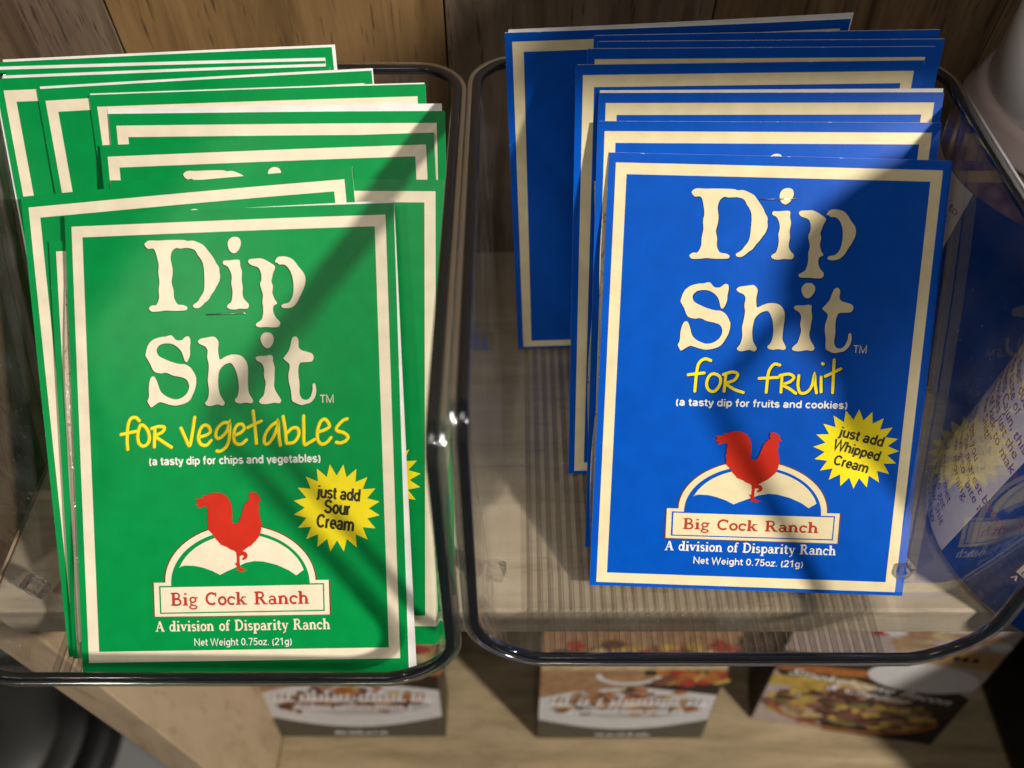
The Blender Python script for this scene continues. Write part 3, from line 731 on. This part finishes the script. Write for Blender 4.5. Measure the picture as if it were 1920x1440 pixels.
def packet(pose, kind, label, bow=0., wave=0., H=None, back=(.0002, .00005, 0), pouch=0., scale=1.):
    g = kind == 'g'
    Hc = HG if g else HB
    sy = (H / Hc) if H else 1.0
    ri, up, nn = basis(*[R(a) for a in pose[3:]])
    k = scale
    M = Matrix(((ri.x * k, up.x * sy * k, nn.x, pose[0]), (ri.y * k, up.y * sy * k, nn.y, pose[1]), (ri.z * k, up.z * sy * k, nn.z, pose[2]), (0, 0, 0, 1)))
    root = empty('dip_packet', M)
    tag(root, label, 'packet', 'green dip packets in the left bin' if g else 'blue dip packets in the right bin')
    ph = .6
    def bend(p):
        u = p[0] / .05; v = max(0, p[1] / Hc)
        z = p[2] + bow * (u * u - .3) * v * v + wave * math.sin(u * 2.6 + ph) * v ** 3
        return Vector((p[0], p[1], z))
    card_m = GREEN_W if g else BLUE_W
    cr = CREAM if g else CREAM_B
    card = sheet('card', -.05, .05, 0, Hc, 0, .00028, bend, [card_m, WHITE], root)
    top = .0034 if g else .0028
    x0 = -.05 + LM; x1 = x0 + BW; y1 = Hc - top; y0 = y1 - BH; t = .0033
    pr = Print()
    for q in ([(x0, y0), (x1, y0), (x1, y0 + t), (x0, y0 + t)], [(x0, y1 - t), (x1, y1 - t), (x1, y1), (x0, y1)],
              [(x0, y0 + t), (x0 + t, y0 + t), (x0 + t, y1 - t), (x0, y1 - t)], [(x1 - t, y0 + t), (x1, y0 + t), (x1, y1 - t), (x1 - t, y1 - t)]):
        b = len(pr.v); pr.v += [(a, c, 9e-5) for a, c in q]; pr.f.append((b, b + 1, b + 2, b + 3)); pr.m.append(pr.mi(cr))
    pr.build('border', bend, card)
    D = DES_G if g else DES_B
    for nme in ('title_lettering', 'flavour_lettering', 'subtitle_lettering', 'trademark_sign', 'maker_lettering', 'weight_lettering', 'starburst', 'ranch_emblem'):
        o = D[nme].build(nme, bend, card)
        if nme == 'ranch_emblem': D['rooster'].build('rooster', bend, card)
    a, b = D['staple']
    bm = bmesh.new()
    d = (b - a).normalized(); n2 = Vector((-d.y, d.x))
    pts = [(a, -.0002), (a + d * .0004, .0004), (b - d * .0004, .0004), (b, -.0002)]
    rings = []
    for p, z in pts:
        rings.append([bm.verts.new(bend((p.x + n2.x * .00022 * math.cos(k), p.y + n2.y * .00022 * math.cos(k), z + .00022 * math.sin(k)))) for k in [math.pi * j / 4 for j in range(8)]])
    for q, r in zip(rings, rings[1:]):
        for i in range(8): bm.faces.new((q[i], q[(i + 1) % 8], r[(i + 1) % 8], r[i]))
    from_bm('staple', bm, STEEL, root, True)
    bx, by, br = back
    c, s_ = math.cos(R(br)), math.sin(R(br))
    def bend_b(p):
        x, y = p[0], p[1] - Hc
        return bend((x * c - y * s_ + bx, x * s_ + y * c + Hc + by, p[2]))
    sheet('backing_card', -.0497, .0497, .0012, Hc, -.00034, .0002, bend_b, [WHITE, WHITE], root)
    if pouch:
        px = pouch
        rnd = random.uniform(0, 9)
        def bend_p(p):
            wv = .0003 * math.sin(p[1] * 420 + rnd) * math.sin(p[0] * 60)
            return bend((p[0] + .0006 * math.sin(p[1] * 90 + rnd), p[1], p[2] + wv - .0005))
        sheet('pouch', -.0485 + px, .0455 + px, .004, .118, -.0006, .0004, bend_p, [POWDER, POWDER], root, 24, 60)
    return root

GP = [
 ((-.0790,.0769,.0043,50.5,-3.6,4.5), 'green packet at the very front, its whole face showing', dict(scale=.978, H=.1415, pouch=-.0034, back=(.0004, .0, .9))),
 ((-.0832,.0847,.0037,49.62,-1.59,3.44), 'green packet showing only a left sliver beside the front one, powder pouch over it', dict(H=.126)),
 ((-.0856,.0872,.0039,49.45,-1.99,6.25), 'green packet second in view, its top and left border poking out behind the front one', dict()),
 ((-.0706,.0883,.0029,49.11,-1.82,1.19), 'green packet against the right wall, a yellow starburst edge showing right of the front one', dict()),
 ((-.0683,.1054,.0024,44.41,-1.14,2.76), 'green packet with the tops of the letters D and i showing', dict()),
 ((-.0688,.1179,.0012,40.62,-.25,.60), 'green packet reaching farthest right, under a bright white backing edge', dict(back=(-.0006, .0018, .4))),
 ((-.0713,.1273,.0020,38.20,-.17,1.85), 'green packet fifth from the back, its top right corner bare above the white edge', dict(back=(0, .0004, 0))),
 ((-.0842,.1310,.0028,37.64,-.11,3.01), 'green packet fourth from the back, a long left border showing, corner near the middle', dict(back=(.0006, .0007, 0))),
 ((-.0991,.1352,.0022,36.52,.01,1.96), 'green packet third from the back, left border running off the frame', dict(back=(-.001, .0008, 0))),
 ((-.1018,.1390,.0019,35.57,.06,1.43), 'green packet second from the back, only a thin top strip showing', dict(back=(.0003, .0009, 0))),
 ((-.0975,.1433,.0027,34.72,.10,2.34), 'rearmost green packet, leaning toward the plank wall', dict(back=(.0012, .0007, 0))),
]
BP = [
 ((.0750,.1061,.0008,42.07,-1.93,-.21), 'blue packet at the very front, its whole face showing', dict(pouch=-.0022, bow=-.0006)),
 ((.0743,.1208,.0012,37.93,-.77,.17), 'second blue packet from the front, its top border right above the front one', dict(pouch=-.0015)),
 ((.0754,.1338,.0018,34.04,-.43,.33), 'third blue packet from the front, a white backing edge along its top', dict(back=(0, .0009, .2))),
 ((.0700,.1503,.0013,28.24,.13,.64), 'blue packet mid stack, its long left border running far down toward the bin floor', dict()),
 ((.0724,.1604,.0006,24.82,.67,.02), 'fifth blue packet from the front, only a plain top strip and right corner showing', dict()),
 ((.0753,.1644,.0008,23.88,.73,.04), 'sixth blue packet from the front, reaching farthest right of the rear ones', dict()),
 ((.0754,.1676,.0015,23.47,1.10,.39), 'seventh blue packet from the front, thin strip just before the rearmost one', dict(bow=.0004)),
 ((.0525,.2108,.0003,6.06,.49,2.07), 'rearmost blue packet, set off to the left and standing almost upright', dict(H=.1262, back=(.0008, .0012, .5), bow=-.0005)),
]
for ps, lb, kw in GP: packet(ps, 'g', lb, bow=-.0007, wave=.00025, **kw)
for ps, lb, kw in BP: packet(ps, 'b', lb, **kw)

# ------------------------------------------------------------------ clear open-front bins
def bin_(xc, yf, yb, label, tilt=0):
    hw = .0684; zt = .113; lip = .0225; ins = .0065
    root = empty('clear_bin', (xc, 0, -.0005)); tag(root, label, 'bin', 'clear plastic bins on the shelf')
    # half of the rim path, from the back centre to the front centre, right side: (x, y, z, outward)
    path = []; flo = []
    rb = .011
    def add(p, o, q): path.append((Vector(p), Vector(o).normalized())); flo.append(Vector(q))
    fy = yf + .0075; fb = yb - .004; fw = hw - ins; rf = .010
    for i in range(8):
        x = (hw - rb) * i / 8; add((x, yb, zt), (0, 1, 0), (x * fw / hw, fb, 0))
    for i in range(9):
        a = R(90 - 90 * i / 8); add((hw - rb + rb * math.cos(a), yb - rb + rb * math.sin(a), zt), (math.cos(a), math.sin(a), 0),
                                    (fw - rf + rf * math.cos(a), fb - rf + rf * math.sin(a), 0))
    yap = yf + .0135
    ys = yb - rb
    ybend = yap + .008
    for i in range(1, 15):
        y = ys + (ybend - ys) * i / 14; add((hw, y, zt), (1, 0, 0), (fw, max(fb - rf + (fy + rf + .01 - fb + rf) * i / 14, fy + rf), 0))
    # round the shoulder, then down the front edge
    for i in range(1, 8):
        a = R(90 * i / 7); add((hw, ybend - .008 * math.sin(a), zt - .008 * (1 - math.cos(a))), (1, 0, 0), (fw, fy + rf + .01 * (1 - i / 7), 0))
    z0 = zt - .008; z1 = lip + .017
    for i in range(1, 9):
        s = i / 8; z = z0 + (z1 - z0) * s; y = yap + (yf + .0035 - yap) * s
        a = R(45 * s); add((hw, y, z), (1, 0, 0), (fw - rf + rf * math.cos(a), fy + rf - rf * math.sin(a), 0))
    r2 = .017
    for i in range(1, 11):
        a = R(90 * i / 10); ca, sa = math.cos(a), math.sin(a)
        fa = R(45 + 45 * i / 10)
        add((hw - r2 + r2 * ca, yf + .0035 * (1 - i / 10), z1 - r2 * sa), (ca, -.35 * i / 10, -sa), (fw - rf + rf * math.cos(fa), fy + rf - rf * math.sin(fa), 0))
    for i in range(1, 11):
        s = 1 - i / 10
        add(((hw - r2) * s, yf, lip), (0, -.35, -1), ((fw - rf) * s, fy, 0))
    mir = lambda v: Vector((-v.x, v.y, v.z))
    full = path + [(mir(p), mir(o)) for p, o in path[-2:0:-1]]
    ffull = flo + [mir(q) for q in flo[-2:0:-1]]
    n = len(full)
    T = [(full[(i + 1) % n][0] - full[i - 1][0]).normalized() for i in range(n)]
    # walls: ruled between floor outline and rim, both skins
    bm = bmesh.new(); NZ = 6; th = .0019
    skins = []
    for k in (0, 1):
        rows = []
        for j in range(NZ + 1):
            row = []
            for i in range(n):
                p, o = full[i]; q = ffull[i]
                s = j / NZ; hx = 1 - (1 - s) ** 1.6
                v = Vector((q.x + (p.x - q.x) * hx, q.y + (p.y - q.y) * hx, p.z * s))
                if k:
                    oh = Vector((o.x, o.y, 0)) if abs(o.z) < .5 else Vector((0, -1, 0)); oh.normalize(); v += oh * th
                    if j == 0: v.z -= .002
                row.append(bm.verts.new(v))
            rows.append(row)
        skins.append(rows)
    for k, rows in enumerate(skins):
        for a, b in zip(rows, rows[1:]):
            for i in range(n):
                f = (a[i], a[(i + 1) % n], b[(i + 1) % n], b[i]); ff = bm.faces.new(f if k else f[::-1]); ff.smooth = True
    bmesh.ops.recalc_face_normals(bm, faces=bm.faces)
    from_bm('wall', bm, ACRYLIC, root)
    # floor plate with ribs underneath
    bm = bmesh.new()
    top = [bm.verts.new((q.x * .999, q.y, 0)) for q in ffull]; bot = [bm.verts.new((q.x * .999, q.y, -.0019)) for q in ffull]
    uniq = []
    bm.faces.new(top); bm.faces.new(bot[::-1])
    bmesh.ops.remove_doubles(bm, verts=bm.verts, dist=1e-6)
    fl = from_bm('floor', bm, ACRYL_F, root)
    bm = bmesh.new()
    k = 0; x = -fw + .008
    while x < fw - .007:
        sec = [(-.00092, -.0019), (-.00086, -.0031), (-.0006, -.0033), (.0006, -.0033), (.00086, -.0031), (.00092, -.0019)]
        vs = [[bm.verts.new((x + a, y, b)) for a, b in sec] for y in (fy + .001, fb - .006)]
        for i in range(5): bm.faces.new((vs[0][i], vs[0][i + 1], vs[1][i + 1], vs[1][i]))
        for q in vs: bm.faces.new(q)
        x += .0034
    tag(from_bm('ribs', bm, ACRYL_R, fl), kind='stuff')
    # rim bead: rounded rectangle swept along the path
    def sweep(name, sec, mat):
        bm = bmesh.new(); rings = []
        for i in range(n):
            p, o = full[i]; t = T[i]; o = (o - t * o.dot(t)).normalized(); N = o.cross(t).normalized()
            if N.z < -.01 or (abs(N.z) <= .3 and N.y > 0): N = -N
            rings.append([bm.verts.new(p + o * a + N * b) for a, b in sec])
        m = len(sec)
        for i in range(n):
            a, b = rings[i], rings[(i + 1) % n]
            for j in range(m): bm.faces.new((a[j], a[(j + 1) % m], b[(j + 1) % m], b[j])).smooth = True
        bmesh.ops.recalc_face_normals(bm, faces=bm.faces)
        return from_bm(name, bm, mat, root)
    def rr(x0, x1, y0, y1, r):
        s = []
        for cx, cy, a in ((x1 - r, y1 - r, 0), (x0 + r, y1 - r, 90), (x0 + r, y0 + r, 180), (x1 - r, y0 + r, 270)):
            s += [(cx + r * math.cos(R(a + 30 * i)), cy + r * math.sin(R(a + 30 * i))) for i in range(4)]
        return s
    sweep('rim', rr(.0001, .0027, -.0011, .0012, .0006), RIM)
    sweep('rim_edge', rr(.0028, .0043, -.0018, .0009, .0004), EDGE)
    for sx in (-1, 1):
        bm = bmesh.new(); bm_box(bm, -.003, .003, -.0026, .0026, -.0034, .0034, .0009)
        bmesh.ops.rotate(bm, verts=bm.verts, cent=(0, 0, 0), matrix=Matrix.Rotation(R(20 * sx), 3, 'Z'))
        bmesh.ops.translate(bm, verts=bm.verts, vec=(sx * (fw + .003), yf + .033, .006))
        from_bm('lug', bm, LUG, root)
    return root

bin_(-.0859, .0725, .2222, 'clear acrylic bin on the left, full of green packets')
bin_(.0597, .0780, .2262, 'clear acrylic bin on the right, holding the blue packets')

# ------------------------------------------------------------------ spice jars beside the right bin
def spice_mat():
    m, t, p = new_mat('brown_spice'); N = t.nodes.new; L = t.links.new
    tc = N('ShaderNodeTexCoord'); n = N('ShaderNodeTexNoise'); n.inputs['Scale'].default_value = 260; n.inputs['Detail'].default_value = 7
    L(tc.outputs['Object'], n.inputs['Vector'])
    cr = N('ShaderNodeValToRGB'); e = cr.color_ramp.elements
    e[0].position = .3; e[0].color = (.07, .03, .022, 1); e[1].position = .7; e[1].color = (.19, .11, .09, 1)
    L(n.outputs['Fac'], cr.inputs[0]); L(cr.outputs[0], p.inputs['Base Color'])
    p.inputs['Roughness'].default_value = .3; p.inputs['Coat Weight'].default_value = .5
    return m
SPICE = spice_mat()
CLOUD = plastic('clouded_jar_plastic', (.22, .17, .16), .3, .5, .3)
CAPW = plastic('white_cap', (.74, .73, .72), .45, .4, 0, .05, 900)
LINES = ['ng is specially', 'those who want to', 'rs in their doo-da.', 'ambo taste of', 'e meets Cajun, this', 'g provides just the', 'ount of kick to make', 'ay "Aw Shit!"', '', 'it will get you', 'up for the nearest beer,', 'out having to "bite a', 'he next morning.', '', "u're a gourmet", 'st trying to get', 'a friend, Aw Shit', 'e extra heat to', 'our best.']

def jar(cx, cy, rot, label, emblem=True):
    r = .0445
    root = empty('spice_jar', (cx, cy, -.0042)); root.rotation_euler = (0, 0, R(rot))
    tag(root, label, 'jar', 'spice jars beside the right bin')
    bm = bmesh.new()
    lathe(bm, [(r - .003, 0), (r, .003), (r, .0965), (r - .0006, .0972)], 96)
    from_bm('body', bm, SPICE, root)
    bm = bmesh.new()
    lathe(bm, [(r - .0006, .0973), (r + .0004, .0980), (r + .0004, .0990), (r - .001, .0998), (r - .0015, .1045), (r - .0032, .107)], 96)
    from_bm('shoulder', bm, CLOUD, root)
    bm = bmesh.new()
    lathe(bm, [(r - .0042, .1065), (r - .0042, .146), (r - .0055, .1485), (r - .009, .1495)], 96)
    from_bm('cap', bm, CAPW, root)
    # label: blue wrap with a white panel, both curved with the jar
    def wrap(p):   # x along the girth (metres, 0 at -X side, + runs toward the viewer), y = height, z = lift
        a = math.pi + p[0] / r; q = r + .0003 + p[2]
        return Vector((q * math.cos(a), q * math.sin(a), p[1]))
    lo, hi = .004, .0835
    pr = Print()
    x0, x1 = -.139, .139
    n = 96
    for i in range(n):
        a, b = x0 + (x1 - x0) * i / n, x0 + (x1 - x0) * (i + 1) / n
        k = len(pr.v); pr.v += [(a, lo, 0), (b, lo, 0), (b, hi, 0), (a, hi, 0)]; pr.f.append((k, k + 1, k + 2, k + 3)); pr.m.append(pr.mi(NAVY))
    lab = pr.build('label', wrap, root, 0)
    pr = Print(); a0, a1 = -.036, .0075; n = 20
    for i in range(n):
        a, b = a0 + (a1 - a0) * i / n, a0 + (a1 - a0) * (i + 1) / n
        k = len(pr.v); pr.v += [(a, lo + .0003, .0001), (b, lo + .0003, .0001), (b, hi - .0003, .0001), (a, hi - .0003, .0001)]; pr.f.append((k, k + 1, k + 2, k + 3)); pr.m.append(pr.mi(PANEL))
    pr.build('text_panel', wrap, lab, 0)
    pr = Print(); y = hi - .0065
    for s in LINES:
        if s:
            vs, fs = text_geo(s, .004); sc = .0048
            pr.raw(vs, fs, lambda v: Vector((-.031 + v[0] * sc, y + v[1] * sc)), PURPLE, .0002)
        y -= .0042
    pr.build('label_text', wrap, lab, .003)
    if not emblem: return root
    # the ranch emblem and its line of writing on the blue part
    cxm = gm((443, 1110)); sc = .72
    fe = lambda q: (gm(q) - cxm) * sc + Vector((.046, .030))
    pr = make_emblem(fe, NAVY, PANEL)
    put_slab(pr, 'Big Cock Ranch', fe((308, 1124.5)), fe((572, 1122)), 24 * PX * sc, PURPLE, 32e-5, .8)
    put_slab(pr, 'A division of Disparity Ranch', fe((277.5, 1176)), fe((611, 1174)), 20 * PX * sc, WHITE, 14e-5, .9)
    pr.build('ranch_emblem', wrap, lab, .003)
    make_rooster(fe).build('rooster', wrap, lab, .003)
    return root
jar(.1905, .2225, 11, 'spice jar with a white cap at the back corner, beside the plank wall', False)
jar(.1875, .128, 0, 'spice jar nearer the front, its purple label text seen through the bin wall')

# ------------------------------------------------------------------ food boxes on the lower shelf
F_TAN = paper('box_board_tan', (.28, .16, .085), .35, .25)
F_WHITE = paper('box_plate_white', (.52, .505, .51), .35, .05)
F_PINK = paper('box_pinkish_board', (.36, .29, .27), .35, .1)
F_GREY = paper('box_plate_shade', (.38, .37, .37), .35, .05)
F_DARK = paper('box_dark_band', (.075, .066, .05), .35, .1)
FOOD = [paper('food_' + n, c, .35, .3) for n, c in (('cream', (.42, .32, .17)), ('orange', (.32, .11, .03)), ('brown', (.15, .06, .04)), ('dark', (.07, .028, .024)), ('tan', (.30, .17, .09)), ('yellow', (.40, .27, .06)), ('olive', (.14, .12, .04)))]
F_RED = paper('food_red', (.30, .03, .02), .35, .2)
F_SCRIPT = paper('box_script', (.80, .77, .78), .35)
F_BLACK = paper('box_black', (.02, .014, .012), .35)
F_SAND = paper('box_sand_band', (.32, .20, .09), .35, .1)
F_SIDE = paper('box_side', (.055, .042, .03), .4)

def blob(pr, rnd, x, y, rx, ry, mat, z):
    n = 12; pr.poly([(x + rx * (1 + rnd.uniform(-.25, .25)) * math.cos(2 * math.pi * i / n), y + ry * (1 + rnd.uniform(-.25, .25)) * math.sin(2 * math.pi * i / n)) for i in range(n)], mat, z)

def script(pr, rnd, x0, x1, y, h, n, z, slope=0.):
    """blurred cursive: joined loops too small to read in the photograph either"""
    x = x0; dx = (x1 - x0) / n; k = 0
    while x < x1:
        hh = h * rnd.choice((.55, .55, .6, 1.0, .62))
        yy = y + slope * (x - x0)
        pts = [(x, yy), (x + dx * .55, yy + hh), (x + dx * .35, yy + hh * .95), (x + dx * .4, yy + hh * .1), (x + dx, yy)]
        pr.ribbon(catmull(pts, 4), h * .17, F_SCRIPT, z + (k % 5) * 1e-5); k += 1
        x += dx * (1.0 if rnd.random() < .88 else 2.1)

def food_box(cx, cy, yaw, lean, W, H, kind, label, seed):
    rnd = random.Random(seed)
    a = R(lean); ri, up, nn = basis(a, R(yaw), 0)
    M = Matrix(((ri.x, up.x, nn.x, cx), (ri.y, up.y, nn.y, cy), (ri.z, up.z, nn.z, -.3816), (0, 0, 0, 1)))
    root = empty('food_box', M); tag(root, label, 'box', 'food boxes on the lower shelf')
    bm = bmesh.new(); bm_box(bm, -W / 2, W / 2, .0005, H, -.030, 0, .0012)
    from_bm('carton', bm, F_SIDE, root)
    pr = Print(); w = W / 2 - .0012; z = 1.5e-4; s = 5e-5
    ident = lambda p: p
    if kind == 'plate':
        pr.poly([(-w, .002), (w, .002), (w, H - .002), (-w, H - .002)], F_TAN, z)
        pr.poly([(w * .15, .085), (w, .068), (w, H - .05), (w * .1, H - .05)], F_BLACK, z + s)
        pr.poly([(-w, .062 + .0), (w, .062), (w, .002), (-w, .002)], F_DARK, z + s)
        plate = [(-w, .034)] + [(-w + 2 * w * i / 16, .034 - .016 * math.sin(math.pi * i / 16)) for i in range(1, 16)] + [(w, .034), (w, .072), (w * .6, .078), (0, .084), (-w * .6, .078), (-w, .068)]
        pr.poly(plate, F_WHITE, z + 2 * s)
        pr.poly([(-w * .9, .05), (-w * .2, .036), (w * .4, .036), (w * .9, .048), (w * .8, .06), (-w * .8, .06)], F_GREY, z + 2.4 * s)
        # bowl and vegetables above the plate
        pr.ribbon(arc(-.002, .101, .02, .012, 180, 360), .004, F_WHITE, z + 3 * s)
        pr.poly(arc(-.002, .101, .0185, .0105, 180, 360), FOOD[4], z + 2.8 * s)
        for i in range(26): blob(pr, rnd, rnd.uniform(.3, .98) * w, rnd.uniform(.09, .104), .006, .005, rnd.choice((FOOD[1], F_RED, FOOD[5], FOOD[2])), z + 3 * s + i * 3e-6)
        for i in range(40): blob(pr, rnd, rnd.uniform(-.8, .95) * w, rnd.uniform(.122, .142), .006, .005, rnd.choice((F_RED, F_RED, FOOD[0], FOOD[3], FOOD[5])), z + 3 * s + i * 3e-6)
        pr.poly([(-w, .108), (w, .108), (w, .119), (-w, .119)], FOOD[0], z + 3.2 * s)
        for i in range(120):
            x = rnd.uniform(-.78, .78); yy = .056 + rnd.gauss(0, .009) * (1 - abs(x) ** 3) + .006 * (1 - abs(x))
            blob(pr, rnd, x * w, min(yy, .088), rnd.uniform(.0025, .006), rnd.uniform(.002, .0045), rnd.choice(FOOD[:5] + [FOOD[4], FOOD[2], FOOD[1]]), z + 4 * s + i * 3e-6)
        script(pr, rnd, -w * .86, w * .88, .0585, .0125, 24, z + 14 * s)
        script(pr, rnd, -w * .66, w * .66, .0465, .0075, 32, z + 14 * s)
        script(pr, rnd, -w * .3, w * .35, .0085, .004, 26, z + 14 * s)
    else:
        pr.poly([(-w, .002), (w, .002), (w, H - .002), (-w, H - .002)], F_PINK, z)
        pr.poly([(-w * .2, .0), (w, .0), (w, .07), (w * .3, .10), (-w, .10), (-w, .075), (-w * .4, .03)], F_BLACK, z + s)
        pr.poly([(-w, .068), (-w * .2, .075), (w * .1, .07), (0, .06), (-w * .6, .055), (-w, .055)], FOOD[5], z + 2 * s)
        pr.poly([(-w, .085), (-w * .1, .088), (w * .1, .082), (-w * .4, .076), (-w, .076)], FOOD[1], z + 2 * s)
        pr.poly(arc(w * .44, .088, w * .55, .018, 0, 360, 24), F_WHITE, z + 3 * s)
        pr.poly([(w * .1, .109), (w, .107), (w, .128), (-w * .1, .13)], F_SAND, z + 3 * s)
        for i, x in enumerate((.45, .6, .68, .78)): blob(pr, rnd, x * w, .117, .0022, .0035, F_BLACK, z + 4 * s)
        for i in range(150):
            a_ = rnd.uniform(0, 2 * math.pi); q = math.sqrt(rnd.random())
            blob(pr, rnd, -.004 + q * w * .85 * math.cos(a_), .034 + q * .028 * math.sin(a_), rnd.uniform(.003, .008), rnd.uniform(.002, .005), rnd.choice(FOOD[2:] + [FOOD[3], FOOD[2], FOOD[5], FOOD[0]]), z + 4 * s + i * 3e-6)
        pr.ribbon(arc(0, .036, w * .9, .031, 190, 350, 20), .003, FOOD[1], z + 15 * s)
        for i in range(40): blob(pr, rnd, rnd.uniform(-.9, .9) * w, rnd.uniform(.135, .15), .007, .005, rnd.choice((F_RED, FOOD[0], FOOD[4], F_WHITE)), z + 4 * s + i * 3e-6)
        put_text(pr, 'Smokehouse Bacon', Vector((-w * .86, .073)), Vector((w * .85, .060)), .0075, F_SCRIPT, z + 18 * s, .0, .35)
        put_text(pr, '& Cheddar', Vector((-w * .42, .060)), Vector((w * .48, .053)), .0075, F_SCRIPT, z + 18 * s, .0, .35)
    pr.build('picture', lambda p: p, root, 0)
    return root
food_box(-.111, .158, 0, 10, .125, .175, 'plate', 'food box under the left bin, white dish of food, left of the identical one', 3)
food_box(.0785, .157, 0, 8, .122, .175, 'plate', 'food box in the middle, white dish of food under the right bin', 5)
food_box(.243, .162, -8, 10, .132, .175, 'cheddar', 'food box at right with white slanted writing over dark baked food', 9)
